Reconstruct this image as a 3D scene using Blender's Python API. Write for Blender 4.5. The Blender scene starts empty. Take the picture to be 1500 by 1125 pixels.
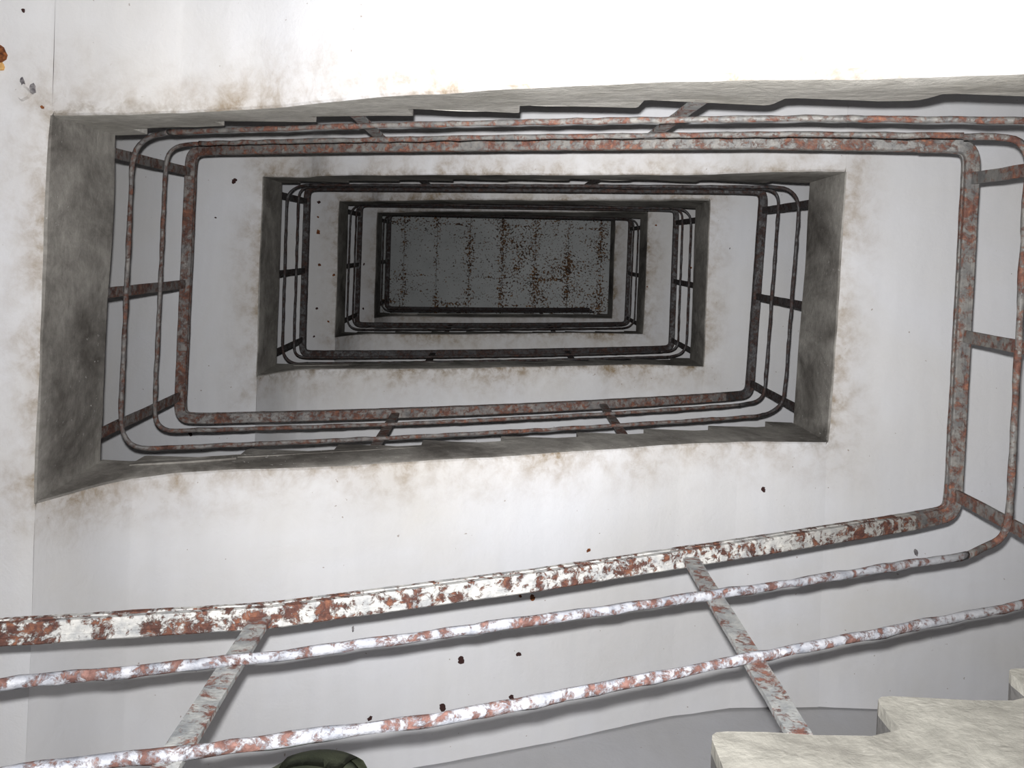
import bpy, bmesh, math, random
from mathutils import Vector, Matrix, noise

# ---------------------------------------------------------------- camera, light, exposure
S = bpy.context.scene
COL = S.collection
EYE = 1.3                       # the camera stands 1.3 m above the ground floor, in the open well
ROLL = 0.0343
PX, PY, FPX = 729.2, 364.15, 1450.0     # zenith point of the photograph and focal length (pixels, 1500 x 1125)

cam_d = bpy.data.cameras.new('camera')
cam = bpy.data.objects.new('camera', cam_d)
COL.objects.link(cam)
cr, sr = math.cos(ROLL), math.sin(ROLL)
m = Matrix(((cr, -sr, 0, 0), (-sr, -cr, 0, 0), (0, 0, -1, EYE), (0, 0, 0, 1)))
cam.matrix_world = m            # columns: right, up, backward; it looks straight up
cam_d.sensor_width = 36.0
cam_d.lens = 36.0 * FPX / 1500.0
cam_d.shift_x = (750.0 - PX) / 1500.0
cam_d.shift_y = -(562.5 - PY) / 1500.0
cam_d.clip_start = 0.02
S.camera = cam

S.view_settings.view_transform = 'Standard'
S.view_settings.look = 'None'
S.view_settings.gamma = 1
S.view_settings.exposure = 0.0

w = bpy.data.worlds.new('world')
S.world = w
w.use_nodes = True
w.node_tree.nodes['Background'].inputs[0].default_value = (0.75, 0.82, 1.0, 1)
w.node_tree.nodes['Background'].inputs[1].default_value = 0.25

# the camera's flash: a small lamp just above the lens, beam strongest in the middle
FLASH = 1700.0
fl = bpy.data.lights.new('flash', 'POINT')
fl.energy = FLASH
fl.shadow_soft_size = 0.012
fl.use_nodes = True
nt = fl.node_tree
em = nt.nodes['Emission']
tc = nt.nodes.new('ShaderNodeTexCoord')
sp = nt.nodes.new('ShaderNodeSeparateXYZ')
nt.links.new(tc.outputs['Normal'], sp.inputs[0])
ar = nt.nodes.new('ShaderNodeMath'); ar.operation = 'MAXIMUM'       # nothing goes backward, to the floor
nt.links.new(sp.outputs['Z'], ar.inputs[0]); ar.inputs[1].default_value = 0.0
rp = nt.nodes.new('ShaderNodeValToRGB')
nt.links.new(ar.outputs[0], rp.inputs[0])
els = rp.color_ramp.elements
BEAM = [(0.0, .0), (.70, .12), (.80, .20), (.87, .22), (.905, .285), (.93, .35), (.95, .39), (.965, .45), (.978, .54), (.99, .68), (1.0, .90)]
els[0].position, els[1].position = 0.0, 1.0
while len(els) < len(BEAM): els.new(.5)
for e_, (p_, v_) in zip(els, BEAM):
    e_.position = p_; e_.color = (v_, v_, v_, 1)
nt.links.new(rp.outputs[0], em.inputs['Color'])
flo = bpy.data.objects.new('flash', fl)
flo.location = (-0.014, -0.048, EYE)
flo.rotation_euler = Vector((.095, .06, 1)).to_track_quat('Z', 'Y').to_euler()   # the beam leans a little to the right
COL.objects.link(flo)

# ---------------------------------------------------------------- helpers
RNG = random.Random(7)

def obj(name, bm, mat, parent=None, smooth=False, mats=None):
    me = bpy.data.meshes.new(name)
    bmesh.ops.recalc_face_normals(bm, faces=bm.faces[:])
    bm.to_mesh(me); bm.free()
    for mm in (mats or [mat]): me.materials.append(mm)
    if smooth:
        for p in me.polygons: p.use_smooth = True
    o = bpy.data.objects.new(name, me)
    COL.objects.link(o)
    if parent:
        o.parent = parent
        o.matrix_parent_inverse = Matrix.Translation(-parent.location)
    return o

def thing(name, label, cat, loc=(0, 0, 0), group=None):
    o = bpy.data.objects.new(name, None)
    o.empty_display_size = 0.1
    o.location = loc
    COL.objects.link(o)
    o['label'] = label; o['category'] = cat
    if group: o['group'] = group
    return o

def soften(o, ang=24):
    for p in o.data.polygons: p.use_smooth = True
    o.data.set_sharp_from_angle(angle=math.radians(ang))
    return o

def struct(name, bm, mat):
    o = obj(name, bm, mat)
    o['kind'] = 'structure'
    return o

def wob(v, amp=0.006, sc=2.3):
    """gentle unevenness of hand plastered concrete, a function of the place only"""
    p = Vector(v) * sc
    n = noise.noise_vector(p)
    n2 = noise.noise_vector(p * 4.1 + Vector((9, 3, 1)))
    return Vector(v) + Vector((n.x, n.y, n.z * .6)) * amp + Vector((n2.x, n2.y, n2.z * .6)) * amp * .45

def interp(tab, x):
    if x <= tab[0][0]: return tab[0][1]
    for (a, va), (b, vb) in zip(tab, tab[1:]):
        if x <= b:
            t = (x - a) / (b - a)
            return va + (vb - va) * t
    return tab[-1][1]

def loft(loops, closed=True, cap=True, matidx=None, bm=None, wobble=True):
    """skin a list of equally long loops of points (z given above the camera)"""
    bm = bm or bmesh.new()
    rows = []
    for L in loops:
        rows.append([bm.verts.new((wob((p[0], p[1], p[2] + EYE)) if wobble else Vector((p[0], p[1], p[2] + EYE)))) for p in L])
    n = len(rows[0])
    for a, b in zip(rows, rows[1:]):
        for i in range(n if closed else n - 1):
            j = (i + 1) % n
            try:
                f = bm.faces.new((a[i], a[j], b[j], b[i]))
                if matidx: f.material_index = matidx[i]
            except ValueError:
                pass
    if cap:
        for r in (rows[0], rows[-1]):
            try: bm.faces.new(r)
            except ValueError: pass
    return bm

def box(bm, x0, x1, y0, y1, z0, z1):
    v = [bm.verts.new((x, y, z)) for x in (x0, x1) for y in (y0, y1) for z in (z0, z1)]
    for q in ((0, 1, 3, 2), (4, 6, 7, 5), (0, 4, 5, 1), (2, 3, 7, 6), (0, 2, 6, 4), (1, 5, 7, 3)):
        bm.faces.new([v[i] for i in q])

# ---------------------------------------------------------------- materials
class NT:
    def __init__(self, name):
        self.mat = bpy.data.materials.new(name)
        self.mat.use_nodes = True
        self.t = self.mat.node_tree
        self.b = self.t.nodes['Principled BSDF']
        g = self.t.nodes.new('ShaderNodeNewGeometry')
        self.pos = g.outputs['Position']
        self.sep = self.t.nodes.new('ShaderNodeSeparateXYZ')
        self.t.links.new(self.pos, self.sep.inputs[0])
    def link(self, a, b): self.t.links.new(a, b)
    def put(self, sock, v):
        if isinstance(v, bpy.types.NodeSocket): self.link(v, sock)
        else: sock.default_value = ((*v, 1) if isinstance(v, tuple) and len(v) == 3 else v)
    def math(self, op, a, b=0.0, c=None, clamp=False):
        n = self.t.nodes.new('ShaderNodeMath'); n.operation = op; n.use_clamp = clamp
        self.put(n.inputs[0], a); self.put(n.inputs[1], b)
        if c is not None: self.put(n.inputs[2], c)
        return n.outputs[0]
    def noise(self, scale, detail=4, rough=.55, dist=0.0, vec=None, off=None, stretch=None):
        n = self.t.nodes.new('ShaderNodeTexNoise')
        n.inputs['Scale'].default_value = scale
        n.inputs['Detail'].default_value = detail
        n.inputs['Roughness'].default_value = rough
        n.inputs['Distortion'].default_value = dist
        v = vec or self.pos
        if off or stretch:
            mp = self.t.nodes.new('ShaderNodeMapping')
            if off: mp.inputs['Location'].default_value = off
            if stretch: mp.inputs['Scale'].default_value = stretch
            self.link(v, mp.inputs['Vector']); v = mp.outputs[0]
        self.link(v, n.inputs['Vector'])
        return n.outputs['Fac']
    def ramp(self, fac, stops):
        n = self.t.nodes.new('ShaderNodeValToRGB')
        e = n.color_ramp.elements
        while len(e) < len(stops): e.new(.5)
        for q, (p, c) in zip(e, stops):
            q.position = p
            q.color = (c, c, c, 1) if isinstance(c, (int, float)) else (c[0], c[1], c[2], 1)
        self.link(fac, n.inputs[0])
        return n.outputs[0]
    def mix(self, f, a, b):
        n = self.t.nodes.new('ShaderNodeMix'); n.data_type = 'RGBA'
        self.put(n.inputs[0], f)
        for s_, v in ((n.inputs[6], a), (n.inputs[7], b)):
            self.put(s_, v if isinstance(v, bpy.types.NodeSocket) else (*v, 1))
        return n.outputs[2]
    def finish(self, col, rough=.85, bump=None, bs=.3, bd=.01, spec=.3, metal=0.0):
        self.put(self.b.inputs['Base Color'], col)
        self.put(self.b.inputs['Roughness'], rough)
        self.b.inputs['Specular IOR Level'].default_value = spec
        self.put(self.b.inputs['Metallic'], metal)
        if bump is not None:
            n = self.t.nodes.new('ShaderNodeBump')
            n.inputs['Strength'].default_value = bs
            n.inputs['Distance'].default_value = bd
            self.link(bump, n.inputs['Height'])
            self.link(n.outputs[0], self.b.inputs['Normal'])
        return self.mat

def plaster(name, base, stain=1.0):
    k = NT(name)
    # distance outside the edge of the well, in plan
    dx = k.math('SUBTRACT', k.math('ABSOLUTE', k.math('SUBTRACT', k.sep.outputs[0], .07)), 1.50)
    dy = k.math('SUBTRACT', k.math('ABSOLUTE', k.math('SUBTRACT', k.sep.outputs[1], .225)), .62)
    d = k.math('MAXIMUM', dx, dy)
    edge = k.math('SUBTRACT', 1.0, k.math('DIVIDE', d, .30), clamp=True)
    edge = k.math('POWER', edge, 1.6)
    patch = k.ramp(k.noise(2.6, 6, .62, .4), [(.36, 0.0), (.66, 1.0)])
    speck = k.ramp(k.noise(14, 5, .7, .3, off=(3, 1, 7)), [(.42, 0.0), (.70, 1.0)])
    m1 = k.math('MULTIPLY', k.math('MULTIPLY', edge, k.math('ADD', k.math('MULTIPLY', patch, .75), .18)),
                k.math('ADD', k.math('MULTIPLY', speck, .7), .45), clamp=True)
    m1 = k.math('MULTIPLY', m1, stain, clamp=True)
    broad = k.ramp(k.noise(.9, 5, .6, .6, off=(5, 2, 0)), [(.40, 0.0), (.72, 1.0)])
    c = k.mix(k.math('MULTIPLY', broad, .6), base, (base[0] * .90, base[1] * .86, base[2] * .77))
    streak = k.ramp(k.noise(7, 3, .5, 0, stretch=(2.4, .35, .6)), [(.35, 0.0), (.75, 1.0)])
    c = k.mix(k.math('MULTIPLY', streak, .14), c, (base[0] * .72, base[1] * .72, base[2] * .73))
    c = k.mix(m1, c, (.33, .25, .165))
    rim = k.math('SUBTRACT', 1.0, k.math('DIVIDE', d, .07), clamp=True)
    c = k.mix(k.math('MULTIPLY', k.math('MULTIPLY', rim, rim), k.math('MULTIPLY', speck, .6)), c, (.16, .13, .09))
    dots = k.ramp(k.noise(38, 2, .5, 0, off=(1, 8, 2)), [(.755, 0.0), (.775, 1.0)])
    c = k.mix(k.math('MULTIPLY', dots, .6), c, (.25, .17, .12))
    h = k.math('ADD', k.noise(9, 6, .6, .5), k.math('MULTIPLY', k.noise(60, 3, .6), .25))
    return k.finish(c, .82, h, .28, .012)

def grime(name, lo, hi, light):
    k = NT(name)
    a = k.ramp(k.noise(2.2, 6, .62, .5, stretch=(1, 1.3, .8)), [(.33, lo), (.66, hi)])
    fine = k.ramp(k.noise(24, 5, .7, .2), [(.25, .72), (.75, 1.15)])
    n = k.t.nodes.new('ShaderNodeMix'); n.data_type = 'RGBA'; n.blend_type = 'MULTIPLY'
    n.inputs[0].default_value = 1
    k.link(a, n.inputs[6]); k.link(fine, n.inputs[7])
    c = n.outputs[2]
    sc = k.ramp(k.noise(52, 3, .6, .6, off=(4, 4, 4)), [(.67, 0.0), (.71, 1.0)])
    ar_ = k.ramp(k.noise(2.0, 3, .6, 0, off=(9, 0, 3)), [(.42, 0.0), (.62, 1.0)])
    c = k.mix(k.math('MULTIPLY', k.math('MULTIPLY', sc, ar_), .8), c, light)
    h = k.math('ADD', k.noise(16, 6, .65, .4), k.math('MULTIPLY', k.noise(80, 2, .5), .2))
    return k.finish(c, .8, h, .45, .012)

def rust(name, paint, lo, hi, cols, worn=None):
    """old paint flaking off rusty iron; lo..hi is where the rust breaks through"""
    k = NT(name)
    n1 = k.noise(31, 8, .74, .35)
    n2 = k.noise(6, 4, .6, .2, off=(3, 7, 1))
    s_ = k.math('ADD', k.math('MULTIPLY', n1, .68), k.math('MULTIPLY', n2, .32))
    mask = k.ramp(s_, [(lo, 0.0), (hi, 1.0)])
    rc = k.ramp(k.noise(42, 6, .7, .5, off=(2, 2, 8)), [(.30, cols[0]), (.50, cols[1]), (.68, cols[2])])
    pc = k.mix(k.ramp(k.noise(26, 5, .65, .3, off=(6, 1, 1)), [(.35, 0.0), (.65, 1.0)]), paint,
               (paint[0] * .52, paint[1] * .54, paint[2] * .58))
    if worn:        # the paint is greyer and thinner towards the right hand corner of the well
        wf = k.math('DIVIDE', k.math('SUBTRACT', k.sep.outputs[0], .75), .6, clamp=True)
        pc = k.mix(k.math('MULTIPLY', wf, k.ramp(k.noise(8, 4, .6), [(.2, .6), (.6, 1.0)])), pc, worn)
    c = k.mix(mask, pc, rc)
    h = k.math('ADD', k.math('MULTIPLY', k.math('SUBTRACT', 1.0, mask), .6), k.noise(70, 5, .7))
    return k.finish(c, k.math('ADD', k.math('MULTIPLY', mask, .4), .42), h, .7, .004, spec=.45)

RC = ((.035, .017, .015), (.11, .046, .034), (.27, .11, .06))
M = {
    'plaster': plaster('white_plaster', (.81, .81, .835), 1.35),
    'step_end': grime('worn_step_paint', (.30, .285, .25), (.62, .60, .53), (.8, .78, .72)),
    'plaster_dark': plaster('pale_top_plaster', (.62, .61, .60), .8),  # upper step and landing tops, kept paler to bounce fill light
    'tread': grime('dark_tread', (.13, .125, .12), (.24, .23, .22), (.35, .34, .33)),  # lower step and landing tops, kept dark to cut bounced light
    'floor': grime('dusty_concrete_floor', (.07, .065, .06), (.14, .13, .12), (.2, .19, .18)),
    'wall': plaster('dull_wall_plaster', (.60, .60, .62), .6),
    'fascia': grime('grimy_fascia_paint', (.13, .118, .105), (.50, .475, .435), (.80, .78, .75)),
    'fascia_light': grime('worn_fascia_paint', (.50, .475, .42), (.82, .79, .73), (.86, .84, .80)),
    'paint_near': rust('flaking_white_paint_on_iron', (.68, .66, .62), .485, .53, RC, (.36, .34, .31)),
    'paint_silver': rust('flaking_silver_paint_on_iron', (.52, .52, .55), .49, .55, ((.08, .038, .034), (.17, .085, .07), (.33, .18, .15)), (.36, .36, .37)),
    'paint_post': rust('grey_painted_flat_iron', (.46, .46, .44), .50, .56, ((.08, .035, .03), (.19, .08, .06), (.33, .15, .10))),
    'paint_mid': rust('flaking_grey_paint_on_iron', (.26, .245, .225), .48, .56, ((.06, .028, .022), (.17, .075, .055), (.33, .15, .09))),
    'paint_far': rust('rusty_iron_dimmed', (.085, .08, .08), .46, .56, ((.014, .009, .009), (.04, .022, .018), (.09, .042, .03))),  # rustier iron, with the dimness of the far rails put into its colours
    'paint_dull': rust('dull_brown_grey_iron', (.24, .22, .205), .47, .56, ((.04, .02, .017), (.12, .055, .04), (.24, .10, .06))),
    'hole': NT('rust_hole').finish((.05, .022, .02), .9),
}
k = NT('rust_stain'); M['rust'] = k.finish(k.ramp(k.noise(60, 5, .7), [(.35, (.05, .015, .01)), (.65, (.34, .12, .04))]), .9)
k = NT('ochre_stain'); M['ochre'] = k.finish(k.ramp(k.noise(30, 4, .7), [(.35, (.55, .26, .06)), (.65, (.80, .55, .26))]), .9)
k = NT('pitted_plaster'); M['pit'] = k.finish(k.ramp(k.noise(50, 4, .7), [(.35, (.10, .09, .10)), (.65, (.36, .34, .34))]), .9)

def ceiling_material():
    k = NT('spotted_board_ceiling')
    X, Y = k.sep.outputs[0], k.sep.outputs[1]
    u = k.math('DIVIDE', k.math('ADD', X, 5.86), .54)
    col_i = k.math('FLOOR', u)
    fr = k.math('FRACT', u)
    dl = k.math('MULTIPLY', k.math('MINIMUM', fr, k.math('SUBTRACT', 1.0, fr)), .54)       # metres to the joint
    par = k.math('MODULO', col_i, 2.0)
    yy = k.math('DIVIDE', k.math('SUBTRACT', k.math('ADD', Y, 10.0), k.math('MULTIPLY', par, .45)), 1.31)
    fy = k.math('FRACT', yy)
    dj = k.math('MULTIPLY', k.math('MINIMUM', fy, k.math('SUBTRACT', 1.0, fy)), 1.31)
    nearl = k.math('SUBTRACT', 1.0, k.math('DIVIDE', dl, .095), clamp=True)
    nearj = k.math('SUBTRACT', 1.0, k.math('DIVIDE', dj, .035), clamp=True)
    near = k.math('MAXIMUM', nearl, k.math('MULTIPLY', nearj, 1.1))
    big = k.noise(1.6, 3, .6, .4, off=(2, 0, 0))
    right = k.math('MULTIPLY', k.math('ADD', X, 1.0), .018)
    n = k.noise(33, 3, .64, .2)
    val = k.math('ADD', k.math('ADD', n, k.math('MULTIPLY', near, .105)), k.math('ADD', k.math('MULTIPLY', k.math('SUBTRACT', big, .5), .42), right))
    mask = k.ramp(val, [(.607, 0.0), (.64, 1.0)])
    g = k.ramp(k.noise(3, 4, .6), [(.3, (.58, .60, .60)), (.7, (.68, .70, .70))])
    ln = k.math('SUBTRACT', 1.0, k.math('DIVIDE', dl, .010), clamp=True)
    g = k.mix(k.math('MULTIPLY', ln, .55), g, (.13, .13, .13))
    rc = k.ramp(k.noise(19, 3, .6, 0, off=(1, 1, 1)), [(.35, (.05, .035, .03)), (.55, (.17, .09, .045)), (.7, (.34, .19, .09))])
    return k.finish(k.mix(mask, g, rc), .85)
M['ceiling'] = ceiling_material()

# ---------------------------------------------------------------- the stair: levels and plan
# landings: even numbers on the right of the well, odd ones on the left, 1.45 m apart; z is above the camera
RISE = 1.45
zT = lambda k: 2.270 + RISE * k        # top of landing k
zB = lambda k: zT(k) - .546            # its underside
YW0, YW1 = -1.66, 2.10                 # long outer walls
XW0, XW1 = -2.72, 2.88                 # end walls
ZTOP = 16.3                            # ceiling above the topmost landing
RISERS = [-1.33 + .345 * i for i in range(9)]
# edge of each landing: x at the well's upper-frame end and lower-frame end, then y of (underside, top) at both ends
EDGE = {
    -1: (-1.449, -1.449, (-.39, -.39), (.846, .846)),
    0: (1.59, 1.59, (-.415, -.410), (.846, .846)),
    1: (-1.443, -1.455, (-.380, -.374), (.868, .842)),
    2: (1.612, 1.568, (-.413, -.399), (.852, .852)),
    3: (-1.452, -1.449, (-.390, -.385), (.836, .820)),
    4: (1.595, 1.592, (-.431, -.384), (.838, .841)),
    5: (-1.446, -1.446, (-.380, -.366), (.854, .852)),
    6: (1.566, 1.558, (-.450, -.390), (.845, .858)),
    7: (-1.456, -1.450, (-.388, -.360), (.885, .854)),
    8: (1.569, 1.566, (-.396, -.410), (.890, .862)),
}
# underside of a flight above the underside of its lower landing, by distance from that landing
SOF_B = [(0, 0), (.05, .13), (.10, .26), (.17, .37), (.28, .455), (.45, .53), (.88, .655), (1.40, .875), (1.83, 1.07), (2.32, 1.31), (2.60, 1.40), (3.04, 1.45)]
SOF_T = [(0, 0), (.12, .02), (.20, .07), (.34, .16), (.48, .30), (.71, .45), (1.2, .62), (1.72, .80), (2.3, 1.06), (2.62, 1.23), (2.74, 1.37), (2.85, 1.43), (3.05, 1.45)]
SOF_T0 = [(0, 0), (.10, .10), (.30, .30), (.53, .43), (.76, .52), (.97, .575), (1.19, .64), (1.57, .81), (1.99, 1.07), (2.37, 1.33), (2.60, 1.42), (2.93, 1.44), (3.04, 1.45)]

def flight_ends(side, k):
    """(x left, x right, landing left, landing right); k is the lower landing"""
    a, b = (k, k + 1) if side == 'B' else (k + 1, k)
    i = 0 if side == 'T' else 1
    return EDGE[a][i], EDGE[b][i], a, b

def flight_y(side, k, x):
    x0, x1, a, b = flight_ends(side, k)
    t = min(1, max(0, (x - x0) / (x1 - x0)))
    i = 2 if side == 'T' else 3
    yb = EDGE[a][i][0] * (1 - t) + EDGE[b][i][0] * t
    yt = EDGE[a][i][1] * (1 - t) + EDGE[b][i][1] * t
    if (side, k) == ('T', 0):
        yb += interp([(-1.44, 0), (-.9, -.014), (-.4, -.016), (1.6, 0)], x)
        yt = interp([(-1.443, -.374), (-1.33, -.382), (-.97, -.402), (-.6, -.412), (-.28, -.423), (.7, -.423), (1.05, -.418), (1.59, -.410)], x)
    elif side == 'T':
        yt += interp([(-1.44, 0), (-.9, -.013), (0, -.020), (1.0, -.010), (1.55, 0)], x)
    return yb, yt

def soffit(side, k, x):
    x0, x1, a, b = flight_ends(side, k)
    s_ = (x - x0) if side == 'B' else (x1 - x)
    s_ *= 3.04 / (x1 - x0)
    tab = SOF_B if side == 'B' else (SOF_T0 if k == 0 else SOF_T)
    return zB(k) + interp(tab, s_)

RISERH = RISE / 9
def notch_line(side, k, x):
    """sloping top of the waist slab, under the steps"""
    if side == 'B': s_ = (x - RISERS[0]) / .345
    else: s_ = (RISERS[-1] - x) / .345
    return zT(k) + RISERH * min(9, max(0, s_))

def stations(x0, x1, step=.06, extra=()):
    n = int((x1 - x0) / step)
    xs = [x0 + (x1 - x0) * i / n for i in range(n + 1)] + [e for e in extra if x0 < e < x1]
    return sorted(set(round(x, 5) for x in xs))

def flight(side, k, label):
    x0, x1, a, b = flight_ends(side, k)
    t = thing('stair_flight', label, 'stair flight', ((x0 + x1) / 2, (YW1 if side == 'B' else YW0), zT(k) + EYE))
    sg = 1 if side == 'B' else -1
    yw = YW1 - .010 if side == 'B' else YW0 + .010
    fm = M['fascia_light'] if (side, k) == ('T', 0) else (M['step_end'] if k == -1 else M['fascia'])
    tab = SOF_B if side == 'B' else SOF_T
    ex = [x0 + s_ for s_, _ in tab] if side == 'B' else [x1 - s_ for s_, _ in tab]
    loops = []
    for x in stations(x0, x1, .06, ex):
        yb, yt = flight_y(side, k, x)
        zs = soffit(side, k, x); zl = notch_line(side, k, x)
        r = .020 + .012 * noise.noise(Vector((x * 2.2, k * 5.1, 3)))
        if side == 'T' and k == 0: r += interp([(-1.4, 0), (0, .005), (.6, .03), (1.2, .075)], x)
        r = min(r, max(.006, (zl - zs) * .45))
        L = [(x, yw, zs)]
        for q in (.66, .33, .12): L.append((x, yb + sg * max(.08, abs(yw - yb) * q), zs))
        L += [(x, yb + sg * r * 1.2, zs), (x, yb + sg * r * .45, zs + r * .18), (x, yb + sg * r * .1, zs + r * .55),
              (x, yb + (yt - yb) * .2, zs + r * 1.2), (x, (yb + yt) / 2, (zs + r + zl) / 2), (x, yt, zl), (x, yw, zl)]
        loops.append(L)
    #        soffit...          rounding      fascia   top  back
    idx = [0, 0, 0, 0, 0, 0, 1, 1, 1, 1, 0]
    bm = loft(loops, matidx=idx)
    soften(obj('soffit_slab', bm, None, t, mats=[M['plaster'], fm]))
    rs = RISERS if side == 'B' else RISERS[::-1]
    d = 1 if side == 'B' else -1
    xe_end = x1 if side == 'B' else x0
    for i, xr in enumerate(rs):
        top = zT(k) + RISERH * (i + 1) - (.018 if k == -1 and i < 8 else 0) - ((.055 if i == 0 else .035) if side == 'B' and k > 0 and i < 8 else 0)
        xn = rs[i + 1] if i < 8 else xe_end
        js = RNG.uniform(-.006, .006)
        rr = RNG.uniform(.008, .02)
        if k == -1: rr = .032; js += .015
        if side == 'T' and k == 0: rr = [.075, .06, .045, .02, .012, .01, .01, .012, .01][i]
        xa = xr + js
        pts = [(xa, top - RISERH - .002)]
        pts += [(xa, top - rr), (xa + d * rr * .12, top - rr * .5), (xa + d * rr * .42, top - rr * .15), (xa + d * rr * 1.1, top)]
        for q in (.3, .55, .8):
            xq = xa + d * .345 * q
            if (xn - xq) * d > .02: pts.append((xq, top + RNG.uniform(-.004, .003)))
        pts.append((xn, top))
        zend = min(top - .004, zT(k) + RISERH * (8 + abs(xn - xr) / .345)) if i == 8 else top
        if i == 8: pts.append((xn, zend))
        for q in (.84, .67, .5, .33, .16): pts.append((xa + (xn - xa) * q, top - RISERH - .002 + (zend - top + RISERH) * q))
        lo = []
        ys = []
        def yat(x, z):
            return flight_y(side, k, x)[1]
        for q in (0, .02, .3, 1):
            lo.append([(x, yat(x, z) + sg * .002 + (yw - yat(x, z) - sg * .002) * q, z) for x, z in pts])
        bm = loft(lo)
        for f in bm.faces:
            pass
        bm.normal_update()
        # mark the end grain of the step (facing the well) with the fascia paint
        for f in bm.faces:
            c = f.calc_center_median()
            if abs(c.y - yat(xr, top)) < .03: f.material_index = 1
        obj('step', bm, None, t, mats=[M['tread' if k <= 1 else 'plaster_dark'], fm])
    return t

def landing(k, label):
    xT, xB, (ybT, ytT), (ybB, ytB) = EDGE[k]
    right = k % 2 == 0
    xw = XW1 - .010 if right else XW0 + .010
    d = 1 if right else -1
    t = thing('stair_landing', label, 'landing', (xw, (YW0 + YW1) / 2, zT(k) + EYE))
    loops = []
    def loop(y_b, y_t, x, r):
        zb, zt = zB(k), zT(k)
        if r < .001 and ((not right and y_b < ybT - .001) or (right and y_b > ybB + .001)): x -= d * .03; zb += .004; zt -= .004      # laps into the flight beside it
        L = [(xw, y_b, zb), (x + d * .7, y_b, zb), (x + d * .3, y_b, zb), (x + d * .1, y_b, zb)]
        L += [(x + d * (r * 1.2 + .0001), y_b, zb), (x + d * r * .45, y_b, zb + r * .18), (x + d * r * .1, y_b, zb + r * .55), (x, y_b + (y_t - y_b) * .2, zb + r * 1.2 + .0001)]
        L += [(x, y_b + (y_t - y_b) * .6, zb + .30), (x, y_t, zt - .02), (x + d * .012, y_t, zt), (x + d * .3, y_t, zt), (xw, y_t, zt)]
        return L
    for q in (0, .34, .67, .95): loops.append(loop(YW0 + .01 + (ybT - YW0 - .01) * q, YW0 + .01 + (ytT - YW0 - .01) * q, xT, .0001))
    loops.append(loop(ybT, ytT, xT, .0001))
    n = 14
    for i in range(0, n + 1):
        q = i / n
        r = .018 + .012 * noise.noise(Vector((k * 3.3, q * 4, 1)))
        if i in (0, n): r = .012
        e = 1e-4 if i == 0 else (-1e-4 if i == n else 0)
        loops.append(loop(ybT + (ybB - ybT) * q + e, ytT + (ytB - ytT) * q + e, xT + (xB - xT) * q, r))
    loops.append(loop(ybB, ytB, xB, .0001))
    for q in (.05, .34, .67, 1): loops.append(loop(ybB + (YW1 - .01 - ybB) * q, ytB + (YW1 - .01 - ytB) * q, xB, .0001))
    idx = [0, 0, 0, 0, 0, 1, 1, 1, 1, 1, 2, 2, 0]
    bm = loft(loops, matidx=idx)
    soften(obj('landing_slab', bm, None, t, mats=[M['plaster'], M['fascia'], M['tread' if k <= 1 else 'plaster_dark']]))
    return t

# ---------------------------------------------------------------- railings
def sweep(path, prof, bm, lump=.0, up=Vector((0, 0, 1)), seed=0):
    """sweep a closed profile [(side, up)] along a path of points"""
    P = [Vector(p) for p in path]
    rows = []
    for i, p in enumerate(P):
        if i == 0: tg = P[1] - P[0]
        elif i == len(P) - 1: tg = P[-1] - P[-2]
        else: tg = (P[i + 1] - P[i]).normalized() + (P[i] - P[i - 1]).normalized()
        tg.normalize()
        side = tg.cross(up).normalized()
        u2 = side.cross(tg).normalized()
        sc = 1
        if 0 < i < len(P) - 1:
            cs = (P[i + 1] - P[i]).normalized().dot((P[i] - P[i - 1]).normalized())
            sc = 1 / max(.7, math.sqrt((1 + cs) / 2))
        row = []
        for a, b in prof:
            l_ = 1 + lump * noise.noise(p * 17 + Vector((a * 60, b * 60, seed)))
            row.append(bm.verts.new(p + side * a * sc * l_ + u2 * b * l_))
        rows.append(row)
    n = len(prof)
    for a, b in zip(rows, rows[1:]):
        for i in range(n):
            bm.faces.new((a[i], a[(i + 1) % n], b[(i + 1) % n], b[i]))
    bm.faces.new(rows[0]); bm.faces.new(rows[-1])

ROUND = [(math.cos(i * math.pi / 4 + .39), math.sin(i * math.pi / 4 + .39)) for i in range(8)]
def bar(path, r, lump=.35, seed=0):
    bm = bmesh.new()
    sweep(path, [(a * r, b * r) for a, b in ROUND], bm, lump, seed=seed)
    return bm

# hollow section handrail with a shallow lip on each side of its underside
HW, HH = .024, .046
HPROF = [(-HW, .004), (-HW + .004, 0), (-.006, 0), (-.006, .0025), (.006, .0025), (.006, 0), (HW - .004, 0), (HW, .004), (HW, .020), (HW - .003, .022), (HW - .003, .026), (HW, .028), (HW, HH - .004), (HW - .005, HH), (-HW + .005, HH), (-HW, HH - .004), (-HW, .028), (-HW + .003, .026), (-HW + .003, .022), (-HW, .020)]

def subdiv(path, step=.03):
    out = [Vector(path[0])]
    for p in path[1:]:
        a, b = out[-1], Vector(p)
        n = max(1, int((b - a).length / step))
        for i in range(1, n + 1): out.append(a.lerp(b, i / n))
    return out

RAILS = ('handrail', 'middle_rail', 'lower_rail')
YRT, YRB = -.417, .856          # centre line of the handrails along the flights
HEIGHTS = {0: (1.07, .70, .36)}
HSTD = (.945, .57, .18)
INSET = (0.0, .014, .014)       # the two thin rails run on the well side of the posts
RAD = (.050, .075, .105)        # bend radius at the corners

def rail_x(k):
    xT, xB = EDGE[k][0], EDGE[k][1]
    off = .022
    if k == 0: return 1.597, 1.575
    sgn = 1 if k % 2 == 0 else -1
    return xT + sgn * off, xB + sgn * off

def heights(k): return HEIGHTS.get(k, HSTD)

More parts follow.
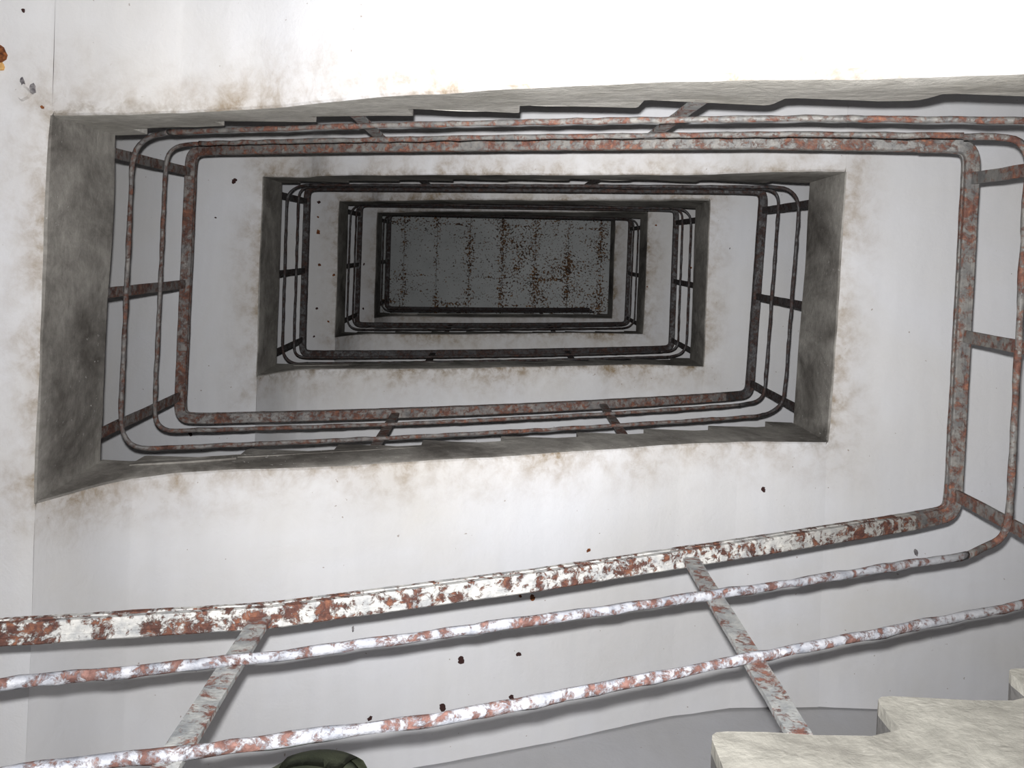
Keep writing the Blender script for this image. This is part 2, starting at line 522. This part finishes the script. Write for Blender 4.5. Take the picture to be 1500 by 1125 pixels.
SAG = {'T': .04, 'B': .12}
B0 = {  # the lowest flight in view: its rails climb unevenly (x, z)
    0: [(-1.62, 1.90), (-1.06, 2.085), (-.48, 2.245), (.13, 2.545), (.80, 2.915), (1.50, 3.31), (1.6, 3.34)],
    1: [(-1.62, 1.60), (-.90, 1.84), (-.43, 2.005), (.14, 2.26), (.67, 2.51), (1.335, 2.84), (1.45, 2.91), (1.6, 2.97)],
    2: [(-1.62, 1.27), (-1.0, 1.45), (-.5, 1.615), (-.07, 1.765), (.57, 2.085), (1.345, 2.47), (1.6, 2.63)],
}
def rail_z(side, k, r, x):
    """height of rail r on flight (side, lower landing k) at x"""
    if k == -1: return interp(B0[r], x)
    x0, x1, a, b = flight_ends(side, k)
    t = (x - x0) / (x1 - x0)
    za, zb_ = zT(a) + heights(a)[r], zT(b) + heights(b)[r]
    t = min(1, max(0, t))
    s_ = SAG[side] * 4 * t * (1 - t)
    if side == 'B' and r == 2: s_ *= .6
    if (side, k) == ('T', 0): s_ = (.08, .075, .13)[r] * 4 * t * (1 - t)
    return za + (zb_ - za) * t - s_

REACH = .17
def iron(k):  # higher rails get darker copies: light fall-off put into the colour
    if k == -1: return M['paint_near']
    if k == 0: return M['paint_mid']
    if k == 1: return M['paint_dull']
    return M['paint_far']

def post(bm, x, y, z0, z1, along_x, wd=.040, th=.011, seed=0):
    """flat bar with a rounded upper end"""
    prof = [(-wd / 2, -th / 2), (wd / 2, -th / 2), (wd / 2, th / 2), (-wd / 2, th / 2)]
    zs = [z0 + (z1 - z0) * i / 12 for i in range(13)]
    rows = []
    for i, z in enumerate(zs + [z1 + wd * .22, z1 + wd * .34]):
        s_ = 1 if i < 13 else (.72 if i == 13 else .3)
        row = []
        for a, b in prof:
            l_ = 1 + .10 * noise.noise(Vector((a * 40, z * 9, seed)))
            u, v = a * s_ * l_, b * l_
            row.append(bm.verts.new((x + (u if along_x else v), y + (v if along_x else u), z + EYE)))
        rows.append(row)
    for a, b in zip(rows, rows[1:]):
        for i in range(4): bm.faces.new((a[i], a[(i + 1) % 4], b[(i + 1) % 4], b[i]))
    bm.faces.new(rows[0]); bm.faces.new(rows[-1])

POSTS_L = (-.312, .218, .748)
POSTS_R = (-.292, .242, .780)
def landing_railing(k, label):
    right = k % 2 == 0
    sg = 1 if right else -1
    xT, xB = rail_x(k)
    mat = iron(k)
    t = thing('landing_railing', label, 'railing', ((xT + xB) / 2, .22, zT(k) + EYE))
    kT = k if right else k - 1           # flight on the T side below/above this landing
    kB = k - 1 if right else k
    for r, nm in enumerate(RAILS):
        ins = INSET[r]
        cxT, cxB = xT - sg * ins, xB - sg * ins
        yT, yB = YRT + ins, YRB - ins
        if r == 2 and k >= 2: yT += .016
        if k == 0: yT += .012
        R_ = RAD[r]
        z_l = zT(k) + heights(k)[r]
        pts = []
        def arc(cx_, cy_, a0, a1, n=7):
            for i in range(n + 1):
                a = a0 + (a1 - a0) * i / n
                pts.append((cx_ + R_ * math.cos(a), cy_ + R_ * math.sin(a), z_l))
        hasT = not (k == 8)
        # T flight end -> corner -> along the landing -> corner -> B flight end
        if hasT:
            for q in (REACH, (REACH + R_) / 2): pts.append((cxT - sg * q, yT, rail_z('T', kT, r, cxT - sg * q)))
            arc(cxT - sg * R_, yT + R_, -math.pi / 2, 0 if right else -math.pi)
        arc(cxB - sg * R_, yB - R_, 0 if right else math.pi, math.pi / 2)
        for q in ((REACH + R_) / 2, REACH): pts.append((cxB - sg * q, yB, rail_z('B', kB, r, cxB - sg * q)))
        path = [Vector((p[0], p[1], p[2] + EYE)) for p in pts]
        # subdivide the long straight part only
        out = []
        for a, b in zip(path, path[1:]):
            out.append(a)
            if (b - a).length > .08:
                n = int((b - a).length / .03)
                out += [a.lerp(b, i / n) for i in range(1, n)]
        out.append(path[-1])
        for _ in range(4):
            out = [out[0]] + [p * .5 + (a_ + b_) * .25 for a_, p, b_ in zip(out, out[1:], out[2:])] + [out[-1]]
        if nm == 'handrail':
            bm = bmesh.new(); sweep(out, HPROF, bm, .05, seed=k)
        else:
            bm = bar(out, .0095 if k > 0 else .0112, .40, seed=k * 3 + r)
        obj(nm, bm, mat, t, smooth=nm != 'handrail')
    for i, y in enumerate(POSTS_R if right else POSTS_L):
        bm = bmesh.new()
        q = (y - YRT) / (YRB - YRT)
        post(bm, xT + (xB - xT) * q, y, zT(k) - .03, zT(k) + heights(k)[0] - .002, False, seed=k * 5 + i)
        obj('post', bm, mat, t)
    return t

def step_top(side, k, x):
    rs = RISERS if side == 'B' else RISERS[::-1]
    n = sum(1 for xr in rs if ((x - xr) if side == 'B' else (xr - x)) > 0)
    return zT(k) + RISERH * n

def flight_railing(side, k, label):
    x0, x1, a, b = flight_ends(side, k)
    i = 0 if side == 'T' else 1
    mat = iron(k)
    yc = YRT if side == 'T' else YRB
    sg = 1 if side == 'B' else -1
    t = thing('stair_railing', label, 'railing', ((x0 + x1) / 2, yc, zT(k) + EYE))
    for r, nm in enumerate(RAILS):
        ins = INSET[r]
        y = yc - sg * ins
        if r == 2 and side == 'T' and k >= 2: y += .016
        xa = rail_x(a)[i] + ins + REACH - .001 if a > -1 else -1.62
        xb = rail_x(b)[i] - ins - REACH + .001
        if b == 8: xb = rail_x(b)[i] - .2
        n = int((xb - xa) / .03)
        path = []
        for j in range(n + 1):
            x = xa + (xb - xa) * j / n
            ye = y
            if b == 0 and side == 'T': ye = y + .012 * max(0, (x - .9) / .7)
            path.append(Vector((x, ye, rail_z(side, k, r, x) + EYE)))
        if nm == 'handrail':
            bm = bmesh.new(); sweep(path, HPROF, bm, .05, seed=k + 40)
        else:
            bm = bar(path, (.0095 if k > 0 else (.0115 if k == -1 else .010)), .40, seed=k * 3 + r + 50)
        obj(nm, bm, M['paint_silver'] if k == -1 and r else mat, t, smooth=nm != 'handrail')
    xs = (-.49, .55) if side == 'T' else ((-.506, .572) if k == -1 else (-.49, .62))
    for j, x in enumerate(xs):
        bm = bmesh.new()
        post(bm, x, yc - (.015 if (side, k) == ('T', 0) else 0), step_top(side, k, x) - (.010 if k == -1 else .03), rail_z(side, k, 0, x) + .0, True, wd=.046 if k < 0 else .042, seed=k + j * 7)
        obj('post', bm, M['paint_post'] if k <= 0 else mat, t)
    return t

# ---------------------------------------------------------------- shell
bm = bmesh.new(); box(bm, XW0 - .2, XW1 + .2, YW0 - .2, YW1 + .2, -.15, 0); struct('floor', bm, M['floor'])
ZC = ZTOP + EYE
bm = bmesh.new(); box(bm, XW0 - .2, XW1 + .2, YW0 - .2, YW1 + .2, ZC, ZC + .2); struct('ceiling', bm, M['ceiling'])
bm = bmesh.new(); box(bm, XW0 - .2, XW0, YW0, YW1, 0, ZC); struct('wall_left', bm, M['wall'])
bm = bmesh.new(); box(bm, XW1, XW1 + .2, YW0, YW1, 0, ZC); struct('wall_right', bm, M['wall'])
bm = bmesh.new(); box(bm, XW0 - .2, XW1 + .2, YW0 - .2, YW0, 0, ZC); struct('wall_back', bm, M['wall'])
bm = bmesh.new(); box(bm, XW0 - .2, XW1 + .2, YW1, YW1 + .2, 0, ZC); struct('wall_front', bm, M['wall'])

# ---------------------------------------------------------------- landings and flights
LAND = {
    -1: 'lowest half landing below the left edge of the view, foot of the nearest flight',
    0: 'plastered landing past the right edge, behind the nearest rusty vertical handrail',
    1: 'white landing filling the left edge with the widest smoky grey inner face',
    2: 'white landing on the right with brown stained rim, second nearest on that side',
    3: 'second landing up on the left, its dark inner face framing the middle opening',
    4: 'third landing up on the right, narrow white underside with a dark inner face',
    5: 'third landing up on the left, marked with a column of small rust spots',
    6: 'fourth landing up on the right, grey underside just right of the spotted ceiling',
    7: 'topmost landing on the left, thin grey strip beside the spotted ceiling',
    8: 'topmost landing on the right, dim strip bordering the spotted ceiling without a railing',
}
FLT = {
    ('B', -1): 'nearest flight, pale worn step ends showing in the bottom right corner',
    ('T', 0): 'brightest white flight along the top edge with chipped stepped rim',
    ('B', 1): 'broad white flight across the lower half, its underside pocked with rust holes',
    ('T', 2): 'second flight up on the upper side, thin stepped rim inside the nearest railing',
    ('B', 3): 'second flight up on the lower side with brown stained white underside',
    ('T', 4): 'third flight up on the upper side, narrow cream band under black rails',
    ('B', 5): 'third flight up on the lower side, narrow grey band with brown smudges',
    ('T', 6): 'topmost flight on the upper side, dim strip above the spotted ceiling',
    ('B', 7): 'topmost flight on the lower side, dim strip just below the spotted ceiling',
}
OBJ = {}
for k in range(-1, 9): OBJ['L', k] = landing(k, LAND[k])
for (sd, k), lb in FLT.items(): OBJ[sd, k] = flight(sd, k, lb)

RL = {
    0: 'nearest upright run of railing at the right edge, rusty handrail with rounded corners',
    1: 'brown rusted railing on the nearest left landing, three posts across smoky face',
    2: 'dark railing on the right landing with the brown stained rim',
    3: 'dark railing on the second left landing, left side of the middle opening',
    4: 'black railing on the third right landing, second ring inside the stained rim',
    5: 'black railing on the third left landing beside the rust spotted strip',
    6: 'small black railing on the fourth right landing, last one right of the ceiling',
    7: 'smallest black railing on the topmost left landing against the spotted ceiling',
}
RF = {
    ('B', -1): 'nearest railing sweeping across the bottom, white paint flaking off rust',
    ('T', 0): 'long rust flecked grey railing along the upper side, nearest of those there',
    ('B', 1): 'dark rusty railing along the lower side, second one in from the bottom',
    ('T', 2): 'dark railing on the upper side, second nearest, close under the stepped rim',
    ('B', 3): 'third railing in on the lower side, black with two slanting posts',
    ('T', 4): 'black railing on the upper side, third nearest, a thick dark line',
    ('B', 5): 'fourth railing in on the lower side, black line below the dim strip',
    ('T', 6): 'innermost black handrail along the upper edge of the spotted ceiling',
    ('B', 7): 'innermost black handrail along the lower edge of the spotted ceiling',
}
for k, lb in RL.items(): landing_railing(k, lb)
for (sd, k), lb in RF.items(): flight_railing(sd, k, lb)

# rust holes, stains and pits in the plaster undersides: part of the slab they sit in
MARKS = {
    ('B', 1): [(-0.091, 1.683, 4.039, .0195, 'hole'), (0.146, 1.694, 4.146, .0143, 'hole'), (0.584, 1.886, 4.351, .0180, 'hole'),
               (0.892, 1.880, 4.497, .0124, 'hole'), (0.121, 1.870, 4.134, .0143, 'hole'), (-0.161, 1.866, 4.008, .0193, 'hole'),
               (-0.439, 1.861, 3.889, .0127, 'hole'), (0.196, 1.463, 4.168, .0172, 'rust'), (0.144, 1.450, 4.144, .0086, 'rust'),
               (0.436, 1.290, 4.280, .0118, 'rust'), (1.268, 1.074, 4.589, .0158, 'hole'), (-0.513, 1.500, 3.858, .0106, 'pit')],
    ('L', 2): [(2.002, 1.354, 4.625, .0159, 'pit')],
    ('L', 3): [(-1.631, -0.360, 6.073, .0209, 'hole'), (-1.846, 1.203, 6.075, .0168, 'hole'), (-1.736, -0.130, 6.074, .0084, 'hole')],
    ('L', 1): [(-1.509, -0.461, 3.173, .0175, 'pit'), (-1.541, -0.482, 3.173, .0131, 'pit'), (-1.625, -0.566, 3.173, .0350, 'rust'),
               (-1.623, -0.527, 3.174, .0219, 'ochre'), (-1.547, -0.711, 3.173, .0066, 'hole'), (-1.475, -0.403, 3.173, .0066, 'rust'), (-1.532, -0.446, 3.171, .030, 'flake')],
    ('L', 5): [(-1.636, -0.366, 8.974, .0186, 'hole'), (-1.638, -0.230, 8.974, .0124, 'rust'), (-1.633, -0.094, 8.974, .0248, 'rust'),
               (-1.611, 0.203, 8.975, .0186, 'rust'), (-1.478, 0.291, 8.975, .0155, 'rust'), (-1.622, 0.600, 8.973, .0155, 'hole'),
               (-1.512, 0.714, 8.974, .0124, 'rust'), (-1.638, 0.854, 8.973, .0124, 'hole')],
    ('L', 7): [(-1.599, 0.242, 11.875, .0164, 'hole'), (-1.589, 0.774, 11.873, .0164, 'hole')],
    ('L', 6): [(1.657, -0.303, 10.424, .0144, 'rust'), (2.032, 0.131, 10.424, .0216, 'rust'), (1.586, 0.347, 10.423, .0108, 'rust')],
    ('L', 4): [(1.762, -0.061, 7.524, .0083, 'pit')],
}
M['flake'] = M['plaster']
KIND = {'flake': 'loose_plaster_flake', 'hole': 'rust_hole', 'rust': 'rust_stain', 'pit': 'plaster_pit', 'ochre': 'ochre_stain'}
for key, ms in MARKS.items():
    slope = .425 if key == ('B', 1) else 0.0
    for (x, y, z, r, kd) in ms:
        sl = slope if x < 1.1 else 0.1 * (slope > 0)
        bm = bmesh.new()
        low, high = [], []
        ph = RNG.uniform(0, 6)
        for i in range(14):
            a = i * math.tau / 14
            rr = r * (.82 + .30 * math.sin(2 * a + ph) * .5 + .38 * RNG.uniform(-.5, .6))
            if kd in ('pit', 'flake'): rx, ry = rr * .62, rr * 1.25
            else: rx, ry = rr, rr
            dx, dy = rx * math.cos(a), ry * math.sin(a)
            low.append(bm.verts.new((x + dx * .8, y + dy * .8, z + sl * dx * .8 + EYE - (.011 if kd == 'flake' else .0045))))
            high.append(bm.verts.new((x + dx, y + dy, z + sl * dx + EYE + .004)))
        bm.faces.new(low); bm.faces.new(high)
        for i in range(14): bm.faces.new((low[i], low[(i + 1) % 14], high[(i + 1) % 14], high[i]))
        obj(KIND[kd], bm, M[kd], OBJ[key])

# olive bag leaning on the steps of the nearest flight, only its rounded top shows
k = NT('olive_canvas')
M['olive'] = k.finish(k.ramp(k.noise(9, 5, .6, .4), [(.3, (.035, .042, .026)), (.7, (.11, .12, .075))]), .8, k.noise(220, 2, .5), .4, .002)
k = NT('olive_webbing')
M['webbing'] = k.finish((.03, .034, .022), .8)
bag = thing('canvas_bag', 'olive green canvas bag peeking up below the lowest white railing at bottom', 'bag', (-.44, .99, 1.286 + EYE))
def ring(zq, cx_, cy_, ax, ay, n=24, pw=.75):
    out = []
    for i in range(n):
        a = i * math.tau / n
        ca, sa = math.cos(a), math.sin(a)
        out.append((cx_ + ax * math.copysign(abs(ca) ** pw, ca), cy_ + ay * math.copysign(abs(sa) ** pw, sa), zq))
    return out
prof = [(0, .10, .07), (.02, .125, .085), (.10, .135, .095), (.22, .135, .098), (.33, .125, .092), (.42, .115, .085), (.49, .098, .072), (.535, .072, .052), (.556, .038, .026), (.562, .010, .008)]
loops = []
for h, ax, ay in prof:
    cx_ = -.408 + .135 * (h / .56) ** 1.4
    loops.append([Vector(p) + Vector((1, 1, .3)) * (.006 * noise.noise(Vector(p) * 18)) for p in ring(1.291 + h, cx_, .992, ax * .86, ay * .9)])
bm = loft(loops, wobble=False)
obj('bag_body', bm, M['olive'], bag, smooth=True)
# flap over the top and the front
bm = bmesh.new()
rows = []
for i in range(9):
    t_ = i / 8
    row = []
    for j in range(9):
        u = (j / 8 - .5)
        a = -.35 + t_ * 2.1
        cx_ = -.408 + .135 * ((.50 + .07 * math.cos(a)) / .56) ** 1.4 if .50 + .07 * math.cos(a) > 0 else -.35
        wd = .145 - .04 * t_
        row.append(bm.verts.new((cx_ + u * wd, .992 - .082 * math.sin(a), 1.291 + .470 + .085 * math.cos(a) - .10 * u * u - .05 * max(0, t_ - .6) + EYE)))
    rows.append(row)
for a, b in zip(rows, rows[1:]):
    for i in range(8): bm.faces.new((a[i], a[i + 1], b[i + 1], b[i]))
bmesh.ops.solidify(bm, geom=bm.faces[:], thickness=.004)
obj('bag_flap', bm, M['olive'], bag, smooth=True)
bm = bmesh.new()
pth = [Vector((-.36 + .05 * math.cos(a), 1.075 + .02 * math.sin(a * .5), 1.62 + .16 * math.sin(a) + EYE)) for a in [i * math.pi / 14 - math.pi / 2 for i in range(15)]]
sweep(pth, [(-.014, -.002), (.014, -.002), (.014, .002), (-.014, .002)], bm)
obj('shoulder_strap', bm, M['webbing'], bag)
